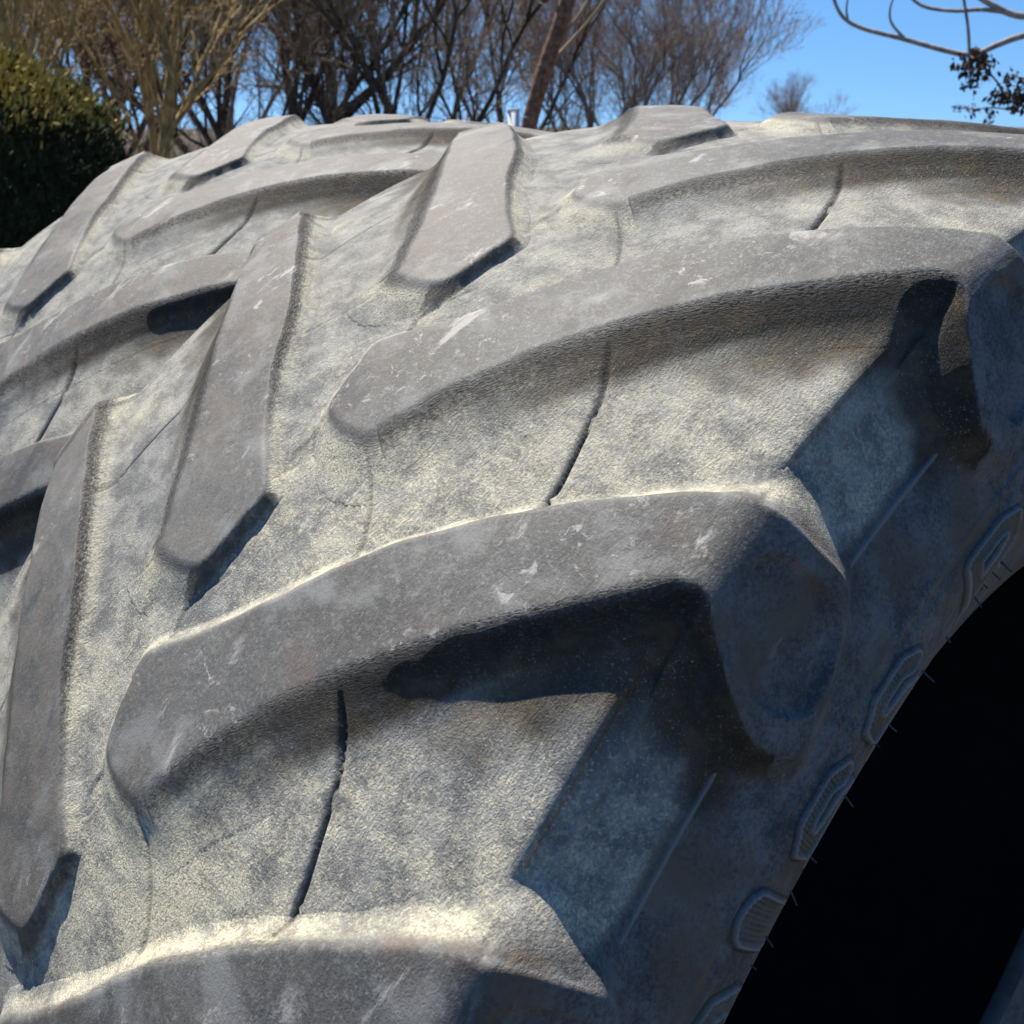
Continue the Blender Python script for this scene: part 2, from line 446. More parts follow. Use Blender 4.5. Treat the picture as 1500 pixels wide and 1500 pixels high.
    soil_shade = np.where(tip, np.maximum(soil_shade, .75 * smooth01((m - .05) / .2) * (1 - smooth01((m - .8) / .15))), soil_shade)  # painted shade on the left lugs' inner end walls
    farside = ~nearside & ~tip & ((p < .40) | (p > .43))
    add_attr(me, 'dusty', (smooth01((m - .01) / .2) * (1 - smooth01((m - .7) / .25)) * farside)[used])
    soil_shade = np.maximum(soil_shade, foot_soil_shade(p, phi) * (1 - smooth01((m - .5) / .3)))
    add_attr(me, 'soil_shade', soil_shade[used])
    add_attr(me, 'edge', (ed * np.where(nearside, 1, .25 if side > 0 else 1.0))[used])
    add_attr(me, 'worn', (np.exp(-((sd - .0005) / .0013) ** 2) * smooth01((p - .335) / .015) * smooth01((.455 - p) / .02) * .55 * (i / len(poly) > .42))[used])
    sdw = smooth01((p - .335) / .03) * m + smooth01((p - .385) / .03) * (1 - m)
    add_attr(me, 'side', sdw[used])
    # the end face is sidewall rubber, not worn tread
    me.attributes['top'].data.foreach_set('value', (m * (1 - smooth01((p - .352) / .016)))[used].astype(np.float32))
    me.materials.append(RUB)
    return me

# lines engraved in the carcass, per pitch: (p, degrees)
SIPE = [(.1785, 10.0), (.178, 9.2), (.184, 8.3), (.193, 7.3), (.202, 5.9), (.210, 4.3), (.219, 2.2), (.222, .8), (.222, -.3), (.222, -1.4)]
SEAM3 = [(.060, .0), (.072, -.6), (.085, -1.35), (.103, -2.65), (.114, -3.6), (.120, -4.8), (.120, -6)]
SEAM2 = [(-.015, .9), (-.004, -.1), (.004, -.8), (.008, -1.5), (.003, -2.5), (-.014, -3.2)]
APRON = [(0, .8), (.004, -.8), (.008, -1.5), (.003, -2.5), (-.016, -3.2), (-.005, -6), (.0, -8.6), (.006, -9.6), (.008, -10.3), (.004, -11.2),
         (-.002, -12.2), (.037, -10.3), (.089, -7.5), (.12, -6), (.12, -4.8), (.114, -3.6), (.103, -2.65), (.085, -1.35), (.072, -.6), (.060, 0), (.06, 1.5), (.02, 1.5)]

def pattern_points(p, phi, lines_only=False, dark=None):
    """height offset of the groove floor at points (p, phi) of the right-hand row's own frame"""
    out = np.zeros(len(p)); rr = .96
    f = lambda L: np.stack([[a for a, b in L], np.radians([b for a, b in L]) * rr], -1)
    for k in (-2, -1, 0, 1, 2):
        h = phi + k * PITCH
        sel = (np.degrees(h) > -14) & (np.degrees(h) < 12) & (p < .26) & (p > -.05)
        if not sel.any(): continue
        q = np.stack([p[sel], h[sel] * rr], -1)
        q = q + np.stack([vnoise(q[:, 0] * 90, q[:, 1] * 90), vnoise(q[:, 0] * 90 + 20, q[:, 1] * 90)], -1) * .0007
        o = np.zeros(len(q))
        if not lines_only:
            P = f(APRON); d, _, _ = seg_dist(q, P, np.roll(P, -1, 0)); sd = np.where(inside(q, P), d, -d)
            o = o + smooth01((sd + .002) / .004) * .0017
        for L, wd, dp in ((SIPE, .0020, .0033), (SEAM3, .0015, .0016), (SEAM2, .0015, .0012)):
            A = f(L); d, _, _ = seg_dist(q, A[:-1], A[1:])
            o = o - np.exp(-(d / wd) ** 2) * dp
        A = f(SIPE); d, i, t = seg_dist(q, A[:-1], A[1:])
        dirv = A[i + 1] - A[i]; w = q - A[i]; inner = (dirv[:, 0] * w[:, 1] - dirv[:, 1] * w[:, 0]) > 0
        o = o - np.where(inner, 1, -1) * .0010 * np.exp(-d / .012)
        out[sel] += o
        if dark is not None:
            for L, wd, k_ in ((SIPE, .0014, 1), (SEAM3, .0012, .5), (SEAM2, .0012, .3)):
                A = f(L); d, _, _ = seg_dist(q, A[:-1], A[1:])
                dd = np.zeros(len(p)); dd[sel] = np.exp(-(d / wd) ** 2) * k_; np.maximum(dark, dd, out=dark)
    return out

def foot_soil_shade(p, phi):  # lug shadow painted dark on the groove floor, mixed with brown soil
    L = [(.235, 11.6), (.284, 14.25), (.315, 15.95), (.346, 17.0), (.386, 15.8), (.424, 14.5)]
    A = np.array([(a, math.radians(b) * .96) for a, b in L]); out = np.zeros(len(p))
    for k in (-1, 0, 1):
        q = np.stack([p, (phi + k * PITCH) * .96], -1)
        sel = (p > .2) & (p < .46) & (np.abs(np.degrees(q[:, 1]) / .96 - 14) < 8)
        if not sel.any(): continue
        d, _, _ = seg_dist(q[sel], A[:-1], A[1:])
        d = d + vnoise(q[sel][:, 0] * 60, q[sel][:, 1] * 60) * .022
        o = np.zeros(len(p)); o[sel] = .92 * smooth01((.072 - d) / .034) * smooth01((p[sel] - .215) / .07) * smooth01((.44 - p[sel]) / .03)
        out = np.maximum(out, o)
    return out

def carcass_pattern(ps, ph, dark):
    Pn, Hn = np.meshgrid(ps, ph, indexing='ij')
    return pattern_points(Pn.ravel(), Hn.ravel(), dark=dark).reshape(len(ps), len(ph))

def ridge_rows(p):
    """moulding ridges that run round the shoulder and the sidewall"""
    return .0016 * np.exp(-((p - .410) / .0022) ** 2) + .0008 * np.exp(-((p - .350) / .002) ** 2) + .0012 * np.exp(-((p - .478) / .003) ** 2) \
        - .0012 * np.exp(-((p - .488) / .004) ** 2)

def carcass_mesh():
    pr = np.concatenate([np.arange(0, .162, .0017), np.arange(.162, .236, .0010), np.arange(.236, .335, .0045), np.arange(.335, .50, .0015), np.arange(.50, .62, .006), np.arange(.62, .7501, .013)])
    rows = []
    Xl, Rl, Pl, Sl = [], [], [], []
    for side in (-1, 1):
        ps = pr if side > 0 else np.concatenate([pr[pr < .336], np.arange(.34, .50, .006), pr[pr >= .5]])[:0:-1]
        X, R_ = meridian(ps, 'F', side)
        Xl.append(X); Rl.append(R_); Pl.append(ps); Sl.append(np.full(len(ps), side))
    X = np.concatenate(Xl); R_ = np.concatenate(Rl); P = np.concatenate(Pl); SD = np.concatenate(Sl)
    hi, lo = 208, 14
    th, tix = [], []
    hi_pitches = {}
    ths = []; cols = []
    for k in range(N_LUG):
        # pitches -3 .. +4 about the reference nose are seen from the camera
        kk = (k + 10) % N_LUG - 10
        n = hi if -2 <= kk <= 3 else lo
        ths.append((kk, n))
    ths.sort()
    phs = {n: np.arange(n) * PITCH / n for n in (hi, lo)}
    pat = {}; drk = {}
    for n in (hi, lo):
        if n == lo:
            pat[n] = np.zeros((len(P), n)); drk[n] = pat[n]; continue
        a = np.zeros((len(P), n))
        iR = np.nonzero(SD > 0)[0]; iL = np.nonzero(SD < 0)[0]
        # centre strip belongs to both rows: evaluate each row's pattern over the whole width
        base = phs[n]
        dk = np.zeros(len(P) * n)
        a += carcass_pattern(SD * P, base, dk)
        shifted = (base - math.radians(MSH)) % PITCH
        a += carcass_pattern(-SD * P, shifted, dk)
        pat[n] = a; drk[n] = dk.reshape(len(P), n)
    TH = np.concatenate([TH0 + kk * PITCH + phs[n] for kk, n in ths])
    OFF = np.concatenate([pat[n] for kk, n in ths], 1)
    und = vnoise((SD * P)[:, None] * 14 + 30, (TH * 14)[None, :]) * .002
    RR = R_[:, None] + OFF + und * (P < .36)[:, None] + ridge_rows(P)[:, None] * .6
    XX = np.broadcast_to((X + SD * ridge_rows(P))[:, None], RR.shape)
    V = place(XX, RR, np.broadcast_to(TH[None, :], RR.shape)).reshape(-1, 3)
    nr, nc = RR.shape
    i, j = np.meshgrid(np.arange(nr - 1), np.arange(nc), indexing='ij'); j2 = (j + 1) % nc
    F = np.stack([i * nc + j, i * nc + j2, (i + 1) * nc + j2, (i + 1) * nc + j], -1).reshape(-1, 4)
    me = mesh_np('carcass', V, F)
    add_attr(me, 'side', np.repeat(smooth01((P - .385) / .03), nc))
    add_attr(me, 'worn', np.repeat((SD > 0) * (.75 * np.exp(-((P - .410) / .0016) ** 2) + .22 * np.exp(-((P - .350) / .0016) ** 2)), nc))
    Tl = TH[None, :] - TH0; xl = (SD * P)[:, None]; dz = np.zeros((len(P), nc))
    for sx, sh, cp, cphi, rad, amp in ((1, 0, .004, -1.2, .020, .9), (1, 0, .030, -1.0, .018, .5), (-1, MSH, .27, 21.6, .035, .8), (-1, MSH, .02, -1.0, .018, .5), (1, 0, .30, 22.6, .03, .6)):
        da = ((Tl - math.radians(sh + cphi) + PITCH / 2) % PITCH - PITCH / 2) * .96
        dz = np.maximum(dz, amp * np.exp(-(((xl * sx) - cp) ** 2 + da ** 2) / rad ** 2))
    add_attr(me, 'dusty', dz.ravel())
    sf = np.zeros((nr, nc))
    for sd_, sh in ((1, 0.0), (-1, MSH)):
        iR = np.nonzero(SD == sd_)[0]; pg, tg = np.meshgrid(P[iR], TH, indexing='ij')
        sf[iR] = foot_soil_shade(pg.ravel(), (tg.ravel() - TH0 - math.radians(sh)) % PITCH).reshape(pg.shape)
    add_attr(me, 'soil_shade', sf.ravel())
    add_attr(me, 'crease_dark', np.concatenate([drk[n] for kk, n in ths], 1).ravel())
    me.materials.append(RUB)
    return me, X, R_

def revolve(X, R_, n, flip=False):
    th = np.arange(n) * 2 * math.pi / n
    V = place(np.broadcast_to(X[:, None], (len(X), n)), np.broadcast_to(R_[:, None], (len(X), n)), np.broadcast_to(th[None], (len(X), n))).reshape(-1, 3)
    i, j = np.meshgrid(np.arange(len(X) - 1), np.arange(n), indexing='ij'); j2 = (j + 1) % n
    F = np.stack([i * n + j, i * n + j2, (i + 1) * n + j2, (i + 1) * n + j], -1).reshape(-1, 4)
    return V, F[:, ::-1] if flip else F

def bead_mesh(side):
    k = .45 if side < 0 else 1
    x = np.array([.3232, .318, .310, .302, .298, .297, .300]); r = np.array([.5785, .571, .568, .5685, .571, .577, .590])
    x = side * x
    V, F = revolve(x, r, 180, side > 0)
    me = mesh_np('bead', V, F); me.materials.append(BEAD); return me

def liner_mesh():
    x = np.array([.300, .32, .342, .362, .368, .35, .32, .25, .12, 0]); r = np.array([.590, .645, .70, .775, .83, .87, .893, .910, .922, .926])
    x = np.concatenate([-x, x[-2::-1]]); r = np.concatenate([r, r[-2::-1]])
    V, F = revolve(x, r, 120, True)
    me = mesh_np('inner_liner', V, F); me.materials.append(INNER); return me

# letters moulded on the right sidewall: strokes in a unit box (along, outward)
GLYPH = {
    'S': [[(.95, .80), (.75, .97), (.28, .97), (.06, .80), (.10, .60), (.35, .52), (.68, .47), (.92, .36), (.92, .16), (.70, .03), (.25, .03), (.05, .20)]],
    'I': [[(.5, 0), (.5, 1)]],
    'R': [[(.1, 0), (.1, .97), (.65, .97), (.90, .84), (.88, .60), (.62, .48), (.1, .48)], [(.50, .48), (.92, 0)]],
    'O': [[(.5, .98), (.16, .88), (.04, .5), (.16, .12), (.5, .02), (.84, .12), (.96, .5), (.84, .88), (.5, .98)]],
}
def letter_mesh(ch, width, h0=.494, h1=.580, hw=.0088):
    w_rad = math.radians(width) * .79
    da = w_rad / 84
    A, B = np.arange(-.016, w_rad + .016, .0010), np.arange(h0 - .015, h1 + .015, .0010)
    Ag, Bg = np.meshgrid(A, B, indexing='ij'); Q = np.stack([Ag.ravel(), Bg.ravel()], -1)
    d = np.full(len(Q), 1e9)
    for st in GLYPH[ch]:
        P = np.array([(hw + x * (w_rad - 2 * hw), h1 - hw - y * (h1 - h0 - 2 * hw)) for x, y in st])
        dd, _, _ = seg_dist(Q, P[:-1], P[1:]); d = np.minimum(d, dd)
    if ch == 'I': hw = hw * 1.9
    rim = np.exp(-((d - hw) / .0017) ** 2) * .0036
    ins = smooth01((hw - d) / .001)
    hatch = ins * (.0005 + .0009 * np.sin(Q[:, 0] * 2 * math.pi / .0034))
    h = rim + hatch - smooth01((d - hw - .0048) / .0014) * .0014
    h = h * (1 - smooth01((Q[:, 1] - .536) / .02))
    X, R_ = meridian(Q[:, 1], 'F', 1)
    X2, R2 = meridian(Q[:, 1] + .002, 'F', 1)
    tx, tr = X2 - X, R2 - R_; L = np.hypot(tx, tr); nx, nr = -tr / L, tx / L
    X = X + nx * h; R_ = R_ + nr * h
    V = place(X, R_, Q[:, 0] / .79)
    nb = len(B); ii, jj = np.meshgrid(np.arange(len(A) - 1), np.arange(nb - 1), indexing='ij'); k = (ii * nb + jj).ravel()
    F = np.stack([k, k + nb, k + nb + 1, k + 1], -1)
    keep = (d[F] < hw + .0062).any(1); F = F[keep]
    used = np.unique(F); mp = np.full(len(V), -1); mp[used] = np.arange(len(used))
    me = mesh_np('raised_letter', V[used], mp[F])
    add_attr(me, 'crease_dark', (np.exp(-((d - hw - .0034) / .0012) ** 2) * .8)[used])  # shade just outside the raised rim, painted as a dark line
    add_attr(me, 'worn', np.exp(-((d - hw) / .0012) ** 2)[used])
    add_attr(me, 'hatch', (ins * (.55 + .45 * np.sin(Q[:, 0] * 2 * math.pi / .0034)))[used])
    add_attr(me, 'side', np.ones(len(used))); me.materials.append(RUB)
    return me

def build_tyre():
    root = empty('tractor_tyre', (0, 0, S), 'large worn grey tractor tyre filling the foreground, moulded letters on its shaded sidewall', 'tyre', 'tractor tyres standing side by side')
    me, X, R_ = carcass_mesh()
    link('carcass', me, RUB, root)
    lm = {1: lug_mesh(1), -1: lug_mesh(-1)}
    for k in range(N_LUG):
        for sd in (1, -1):
            o = link('lug', lm[sd], RUB, root)
            o.rotation_euler.x = -(TH0 + k * PITCH)
    for sd in (1, -1): link('bead', bead_mesh(sd), BEAD, root)
    link('inner_liner', liner_mesh(), INNER, root)
    return root
tyre = build_tyre()

# lettering and moulding hairs belong to the front tyre
for ch, phi0, wd in (('O', .4, 5.8), ('I', 7.6, 3.2), ('S', 12.2, 5.4), ('S', 18.6, 5.4), ('R', 28.0, 6.4)):
    o = link('raised_letter', letter_mesh(ch, wd), RUB, tyre)
    o.rotation_euler.x = -(TH0 + math.radians(phi0))
A, B = [], []
for i, ph in enumerate((7.0, 8.6, 11.2, 13.0, 16.6, 19.6, 21.0, 24.6, 27.2, 30.4, 31.4, 32.4, 33.4)):
    X, R_ = meridian(np.array([.553]), 'F', 1)
    th = TH0 + math.radians(ph)
    a = place(X - .003, R_, np.array([th]))[0]
    d = np.array([.8, 0, -.5]) + np.random.RandomState(i).randn(3) * .22; d /= np.linalg.norm(d)
    V, F = tubes([a], [a + d * (.006 + .007 * ((i * 37) % 5) / 5)], [.0007], [.0005], 6)
    link('vent_hair', mesh_np('vent_hair', V, F), HAIR, tyre)

# second tyre: copies of the first one's parts
t2 = tyre.copy(); COL.objects.link(t2)
t2.location = (-0.7230619 * S, 0, S)
t2.rotation_euler.x = -math.radians(24.22382)
t2['label'] = 'matching tractor tyre behind the front one at the left, partly hidden by it'
for ch in list(tyre.children):
    if ch.name.startswith(('raised_letter', 'vent_hair')): continue
    c = ch.copy(); COL.objects.link(c); c.parent = t2

# ------------------------------------------------------------------ ground
V = np.array([(-900, -900, 0), (900, -900, 0), (900, 900, 0), (-900, 900, 0)], float)
g = link('ground', mesh_np('ground', V, np.array([[0, 1, 2, 3]]), False), GROUND); tag(g, kind='structure')

def polar(az, dist, z=0.0):
    a = math.radians(az)
    return Vector((CAM[0] + math.sin(a) * dist, CAM[1] + math.cos(a) * dist, z))

# ------------------------------------------------------------------ bare trees
def grow(seed, height, r0, levels=5, lean=(0, 0), forks=(2, 3), first=.22, spread=.55, stems=1, twigs=1.0, side=1.0):
    rs = random.Random(seed)
    thick, thin = [], []                   # (a, b, ra, rb)
    def vec(): return Vector((rs.gauss(0, 1), rs.gauss(0, 1), rs.gauss(0, 1)))
    def branch(a, d, length, r, lev):
        n = 7 if lev < 2 else 4
        p = a.copy(); dd = d.normalized(); step = length / n
        for i in range(n):
            dd = (dd + vec() * (.10 + .03 * lev) + Vector((0, 0, .05 if lev else .02))).normalized()
            q = p + dd * step
            rb = r * (1 - .45 * (i + 1) / n); ra = r * (1 - .45 * i / n)
            (thick if ra > .022 else thin).append((p.copy(), q.copy(), ra, rb))
            if lev < levels and (i >= 1 or lev > 0):
                for _ in range(rs.choice((1, 1, 2)) if lev >= 2 else 1):
                    if lev == 0 and (i + 1) / n < first: continue
                    if rs.random() < (.06 if lev < 3 else .15): continue
                    if rs.random() < (.85 if lev < 3 else .8 * twigs):
                        side = vec(); side = (side - dd * side.dot(dd)).normalized()
                        nd = (dd * (1 - spread * .55) + side * spread * rs.uniform(.7, 1.3) + Vector((0, 0, .30))).normalized()
                        branch(q, nd, length * rs.uniform(.42, .68), rb * rs.uniform(.45, .7), lev + 1)
            p = q
        if lev < levels:
            for _ in range(2):
                side = vec(); side = (side - dd * side.dot(dd)).normalized()
                branch(p, (dd + side * .45).normalized(), length * .55, r * .5, lev + 1)
    for s_ in range(stems):
        a = Vector((rs.gauss(0, .12), rs.gauss(0, .12), 0)) if stems > 1 else Vector((0, 0, 0))
        ang = 2 * math.pi * s_ / max(stems, 1) + rs.random()
        k = .34 * side if stems > 1 else 0
        branch(a, Vector((lean[0] + k * math.cos(ang), lean[1] + k * math.sin(ang), 1)), height * (.55 if stems == 1 else .5), r0, 0)
    return thick, thin

def tree_parts(tt, sides):
    A = np.array([t[0][:] for t in tt]); B = np.array([t[1][:] for t in tt])
    RA = np.array([max(t[2], .0035) for t in tt]); RB = np.array([max(t[3], .003) for t in tt])
    return tubes(A, B, RA, RB, sides)

def make_tree(name, label, loc, group, bark, twig, **kw):
    root = empty(name, loc, label, 'tree', group)
    thick, thin = grow(**kw)
    V, F = tree_parts(thick, 7); link('trunk', mesh_np('trunk', V, F), bark, root)
    V, F = tree_parts(thin, 3); link('crown', mesh_np('crown', V, F, False), twig, root)
    return root, len(thick), len(thin)

def copy_tree(src, loc, rz, sc, label):
    c = src.copy(); COL.objects.link(c); c.location = loc; c.rotation_euler.z = rz; c.scale = (sc, sc, sc); c['label'] = label
    for ch in src.children:
        k = ch.copy(); COL.objects.link(k); k.parent = c
    return c

GRP = 'bare winter trees behind the tyres'
P = {}
P['olive'], *n0 = make_tree('bare_tree', 'bare tree with several yellow-brown lichened stems rising beside the dark hedge', polar(-69.8, 13), GRP, BARK_OLIVE, BARK_OLIVE,
                        seed=11, height=7.5, r0=.060, stems=5, levels=4, spread=.5, first=.1, side=1.2, twigs=.55)
P['dark'], *n1 = make_tree('bare_tree', 'dark thick-trunked bare tree just right of the yellow-brown stems', polar(-61.5, 22), GRP, BARK_DARK, TWIG,
                       seed=4, height=10, r0=.13, levels=4, spread=.55, first=.0, stems=2)
P['fork'], *n2 = make_tree('bare_tree', 'bare tree with low dark forking limbs left of the leaning reddish trunk', polar(-53.5, 24), GRP, BARK_DARK, TWIG,
                       seed=23, height=9, r0=.085, levels=4, spread=.6, first=.0, stems=4, side=1.3)
P['fine'], *n3 = make_tree('bare_tree', 'rounded bare tree of fine pale twigs, last large crown before the open sky', polar(-39.6, 34), GRP, BARK_GREY, TWIG_PALE,
                       seed=8, height=7.4, r0=.06, levels=4, spread=.5, first=.0, stems=5, side=1.4)
for az, dist, src, rz, sc, lab in (
        (-74.2, 19, 'dark', 1.2, .95, 'dark bare tree above the hedge at the far left'),
        (-66.0, 30, 'dark', 4.0, 1.0, 'bare tree showing between the yellow-brown stems and the dark thick trunk'),
        (-57.4, 27, 'dark', 2.4, .8, 'slender dark bare tree right of the thick dark trunk'),
        (-71.2, 34, 'fork', 0.6, 1.3, 'bare tree far behind the hedge and the yellow-brown stems'),
        (-49.6, 30, 'fork', 1.9, .95, 'bare tree directly behind the leaning reddish trunk'),
        (-64.5, 45, 'fine', 0.9, 1.9, 'pale twiggy tree deep behind the yellow-brown stems'),
        (-44.6, 33, 'fine', 3.3, 1.12, 'pale bare tree immediately right of the leaning reddish trunk'),
        (-33.2, 60, 'fine', 5.2, .62, 'small far bare tree low over the tyre crest under open sky'),
        (-75.2, 19, 'olive', 4.2, .9, 'yellow-brown bare tree rising straight behind the hedge'),
        (-63.6, 20, 'fork', 3.1, .9, 'dark bare tree with spreading limbs left of the thick dark trunk'),
        (-55.8, 20, 'fork', 5.0, .85, 'dark bare tree with spreading limbs right of the thick dark trunk'),
        (-70.6, 26, 'dark', 0.3, .9, 'upright dark bare tree behind the yellow-brown stems'),
        (-42.0, 29, 'fine', 0.4, .92, 'pale bare tree left of the last large crown')):
    copy_tree(P[src], polar(az, dist), rz, sc, lab)

# brushwood between the trunks: nobody could count its stems
rs = np.random.RandomState(9)
A, B, RA, RB = [], [], [], []
for k in range(550):
    az = rs.uniform(-84, -22); dist = rs.uniform(20, 62)
    p = np.array(polar(az, dist)); hgt = rs.uniform(.8, 2.6) * (1 if az < -42 else .55)
    for j in range(7):
        d = np.array([rs.randn() * .35, rs.randn() * .35, 1.0]); q = p + rs.randn(3) * .25 * np.array([1, 1, 0])
        L = hgt * rs.uniform(.5, 1)
        for i in range(3):
            e = q + d * L / 3
            A.append(q); B.append(e); RA.append(.012 - .003 * i); RB.append(.009 - .003 * i)
            if i:
                for _ in range(2):
                    A.append(e); B.append(e + np.array([rs.randn() * .5, rs.randn() * .5, .5]) * L * .3); RA.append(.006); RB.append(.003)
            q = e; d = d + rs.randn(3) * .2
V, F = tubes(A, B, RA, RB, 3)
tag(link('brushwood', mesh_np('brushwood', V, F, False), TWIG), 'brown leafless brushwood filling the gaps between the bare trees', 'undergrowth', kind='stuff')

# ------------------------------------------------------------------ thuja hedge
def thuja(loc, radius, height, seed, label):
    rs = np.random.RandomState(seed)
    root = empty('thuja_hedge', loc, label, 'hedge')
    def sprays(n, lo, hi, name, mat, top_only):
        u = rs.rand(n) * 2 * math.pi; h = rs.rand(n) ** (.55 if top_only else .9)
        if top_only: h = .70 + .32 * h
        prof_r = radius * np.where(h < .55, 1, np.sqrt(np.clip(1 - ((h - .55) / .47) ** 2, 0, 1)))
        rad = prof_r * (lo + (hi - lo) * rs.rand(n))
        c = np.stack([rad * np.cos(u) * 1.0, rad * np.sin(u), h * height], -1) + rs.randn(n, 3) * .05
        d = np.stack([np.cos(u) * .5, np.sin(u) * .5, .6 + .5 * rs.rand(n)], -1) + rs.randn(n, 3) * .35
        d /= np.linalg.norm(d, axis=1)[:, None]
        L = (.03 + .045 * rs.rand(n))[:, None]
        s = np.cross(d, rs.randn(n, 3)); s /= np.linalg.norm(s, axis=1)[:, None]
        W = (.006 + .008 * rs.rand(n))[:, None]
        V = np.stack([c - s * W * .5, c + s * W * .5, c + d * L * .6 + s * W, c + d * L, c + d * L * .6 - s * W], 1).reshape(-1, 3)
        b = np.arange(n) * 5
        F = np.concatenate([np.stack([b, b + 1, b + 2], -1), np.stack([b, b + 2, b + 4], -1), np.stack([b + 4, b + 2, b + 3], -1)])
        link(name, mesh_np(name, V, F, False), mat, root)
    sprays(60000, .78, 1.0, 'foliage', THUJA, False)
    sprays(25000, .95, 1.05, 'sunlit_tips', THUJA_LIT, True)
    th = np.arange(40) * 2 * math.pi / 40; hh = np.linspace(0.02, .99, 16)
    rr_ = .80 * radius * np.where(hh < .55, 1, np.sqrt(np.clip(1 - ((hh - .55) / .47) ** 2, 0, 1)))
    wob = 1 + (rs.rand(16, 40) - .5) * .10
    Vc = np.stack([rr_[:, None] * wob * np.cos(th), rr_[:, None] * wob * np.sin(th), np.broadcast_to(hh[:, None] * height * .97, (16, 40))], -1).reshape(-1, 3)
    i, j = np.meshgrid(np.arange(15), np.arange(40), indexing='ij'); j2 = (j + 1) % 40
    Fc = np.stack([i * 40 + j, i * 40 + j2, (i + 1) * 40 + j2, (i + 1) * 40 + j], -1).reshape(-1, 4)
    link('inner_thicket', mesh_np('inner_thicket', Vc, Fc, False), THUJA, root)
    A = np.array([[0, 0, 0]]); V, F = tubes(A, A + [[0, 0, height * .8]], [.09], [.03], 8)
    link('trunk', mesh_np('trunk', V, F), BARK_DARK, root)
    return root
thuja(polar(-83.2, 9.0), 2.1, 2.26, 2, 'dense dark thuja hedge with top coloured bright yellow as if sunlit, at the left')

# ------------------------------------------------------------------ leaning trunk, white post, dark pipe
root = empty('leaning_tree', polar(-48.2, 6.4), 'leaning reddish-brown trunk standing behind the crest of the tyres', 'tree')
base = Vector((0, 0, 0)); 
right = Vector((math.cos(math.radians(-48)), -math.sin(math.radians(-48)), 0))
pts = []
rs = random.Random(3)
for i in range(15):
    z = i * .28
    lat = max(0, z - 1.55) * .33 + max(0, 1.55 - z) * -.10
    pts.append(right * lat + Vector((rs.uniform(-.012, .012), rs.uniform(-.012, .012), z)))
rad = [.062 - .0017 * i for i in range(15)]
V, F = tubes([p[:] for p in pts[:-1]], [p[:] for p in pts[1:]], rad[:-1], rad[1:], 14)
link('trunk', mesh_np('trunk', V, F), BARK_RED, root)
segs = []
for k in range(14):
    i = 7 + k % 7; p = pts[i].copy(); d = Vector((rs.uniform(-1, 1), rs.uniform(-1, 1), 1.2)).normalized(); r = .016
    for j in range(7):
        q = p + (d + Vector((rs.gauss(0, .2), rs.gauss(0, .2), rs.gauss(0, .1)))).normalized() * .2
        segs.append((p, q, r, r * .8)); p = q; r *= .8
V, F = tree_parts(segs, 5); link('crown', mesh_np('crown', V, F), TWIG, root)

def box(sx, sy, sz, z0=0.0):
    V = np.array([(x * sx / 2, y * sy / 2, z0 + z * sz) for z in (0, 1) for y in (-1, 1) for x in (-1, 1)], float)
    F = np.array([(0, 2, 3, 1), (4, 5, 7, 6), (0, 1, 5, 4), (2, 6, 7, 3), (0, 4, 6, 2), (1, 3, 7, 5)])
    return V, F
root = empty('white_post', polar(-48.75, 5.6), 'white painted post whose tip shows over the tyre crest beside the reddish trunk', 'post')
root.rotation_euler.z = math.radians(48)
V, F = box(.068, .068, 1.705); link('shaft', mesh_np('shaft', V, F, False), WHITE, root)
V, F = box(.072, .072, .018, 1.705); link('cap', mesh_np('cap', V, F, False), WHITE, root)

# ------------------------------------------------------------------ hanging branch with dry seed clusters
def world_at(u, v, dist):
    d = fw * 1349.57 + rt * (u - 750) - up * (v - 750); d /= np.linalg.norm(d)
    return Vector(CAM + d * dist)
root = empty('seed_tree', polar(-14.5, 7.2), 'tree with bare silvery branch and brown dried leaf clusters hanging in from the right', 'tree')
RL = Vector(root.location)
BR = [([(1840, -40), (1700, 0), (1600, 30), (1500, 52), (1460, 66), (1425, 80), (1385, 74), (1320, 56), (1265, 42), (1236, 26), (1222, 0), (1216, -30)], .017, .007),
      ([(1600, 20), (1500, 24), (1455, 8), (1420, -14), (1380, -40)], .016, .010),
      ([(1500, 22), (1440, 14), (1400, 16), (1355, 10), (1330, -8), (1300, -40)], .010, .006),
      ([(1420, 80), (1418, 40), (1412, 0), (1408, -30)], .008, .006), ([(1325, 56), (1306, 34), (1304, 12), (1312, -10)], .007, .004),
      ([(1242, 30), (1240, 10), (1246, -20)], .006, .004), ([(1432, 78), (1440, 95), (1462, 122), (1480, 148), (1510, 160)], .006, .003),
      ([(1462, 122), (1468, 140), (1462, 150)], .004, .003), ([(1480, 148), (1474, 118), (1476, 108)], .004, .003), ([(1500, 165), (1460, 158), (1425, 160), (1400, 157)], .004, .003)]
segs = []
for L, r0, r1 in BR:
    W = [world_at(u, v, 5.2) - RL for u, v in L]
    fine = []
    for i in range(len(W) - 1):
        for k in range(4):
            t = k / 4
            p0 = W[max(i - 1, 0)]; p1 = W[i]; p2 = W[i + 1]; p3 = W[min(i + 2, len(W) - 1)]
            fine.append(.5 * ((2 * p1) + (p2 - p0) * t + (2 * p0 - 5 * p1 + 4 * p2 - p3) * t * t + (3 * p1 - p0 - 3 * p2 + p3) * t ** 3))
    fine.append(W[-1])
    n = len(fine) - 1
    for i in range(n):
        segs.append((fine[i], fine[i + 1], r0 + (r1 - r0) * i / n, r0 + (r1 - r0) * (i + 1) / n))
V, F = tree_parts(segs, 8); link('branch', mesh_np('branch', V, F), BARK_SILVER, root)
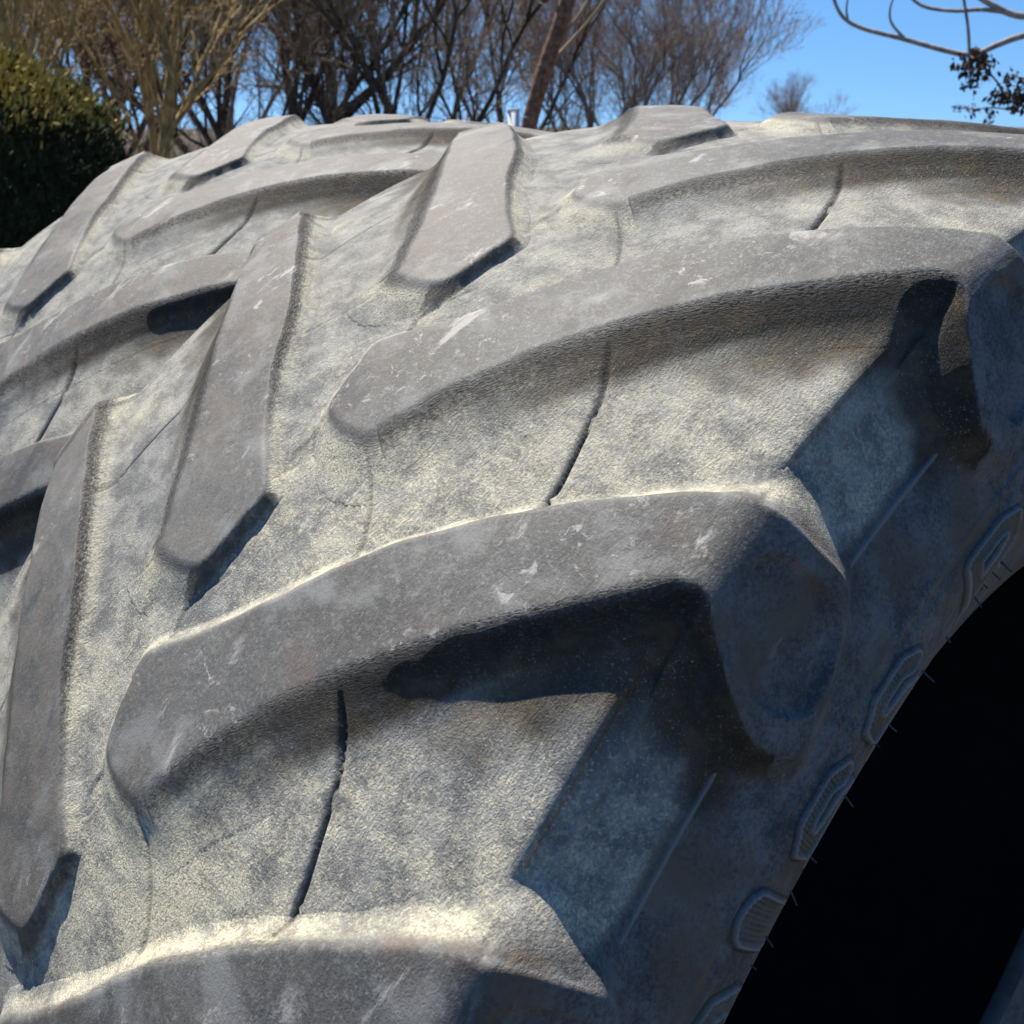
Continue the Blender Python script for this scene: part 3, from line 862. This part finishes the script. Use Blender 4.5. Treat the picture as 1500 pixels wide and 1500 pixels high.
w0 = world_at(1840, -40, 5.2) - RL
tr = [(Vector((0, 0, 0)), Vector((-.05, .05, 1.2)), .11, .09), (Vector((-.05, .05, 1.2)), Vector((0, .1, 2.2)), .09, .07), (Vector((0, .1, 2.2)), w0, .06, .018), (Vector((0, .1, 2.2)), Vector((.2, .3, 4.6)), .07, .03)]
V, F = tree_parts(tr, 10); link('trunk', mesh_np('trunk', V, F), BARK_SILVER, root)
rs = np.random.RandomState(4)
for (u, v, sz, n) in ((1418, 92, .055, 34), (1440, 95, .05, 30), (1425, 120, .04, 20), (1466, 140, .045, 26), (1495, 138, .05, 30), (1480, 112, .035, 14), (1425, 160, .032, 14), (1450, 170, .03, 12), (1405, 157, .02, 8), (1497, 150, .045, 22), (1398, 158, .018, 6)):
    c = np.array(world_at(u, v, 5.2) - RL)
    k = n * 3
    P0 = c + rs.randn(k, 3) * sz * .5
    d = rs.randn(k, 3); d[:, 2] -= .9; d /= np.linalg.norm(d, axis=1)[:, None]
    s_ = np.cross(d, rs.randn(k, 3)); s_ /= np.linalg.norm(s_, axis=1)[:, None]
    L = sz * (.4 + .5 * rs.rand(k))[:, None]; W = L * .28
    V = np.stack([P0, P0 + d * L * .5 + s_ * W, P0 + d * L, P0 + d * L * .5 - s_ * W], 1).reshape(-1, 3)
    tag(link('dried_cluster', mesh_np('dried_cluster', V, np.arange(k * 4).reshape(-1, 4), False), SEED, root), kind='stuff')

# dark rail over a white board at the far left
root = empty('rail_fence', polar(-77.4, 6.6), 'dark grey rail over a white board at the left edge, in front of the hedge', 'fence')
root.rotation_euler.z = math.radians(77)
V, F = tubes([(-1.1, 0, .90)], [(.42, 0, .90)], [.034], [.034], 16); link('rail', mesh_np('rail', V, F), PIPE, root)
V, F = box(1.5, .03, .22, .60); V[:, 0] -= .34; link('board', mesh_np('board', V, F, False), WHITE, root)
for x in (-1.0, .3):
    V, F = tubes([(x, .05, 0)], [(x, .05, .90)], [.03], [.03], 12); link('post', mesh_np('post', V, F), PIPE, root)
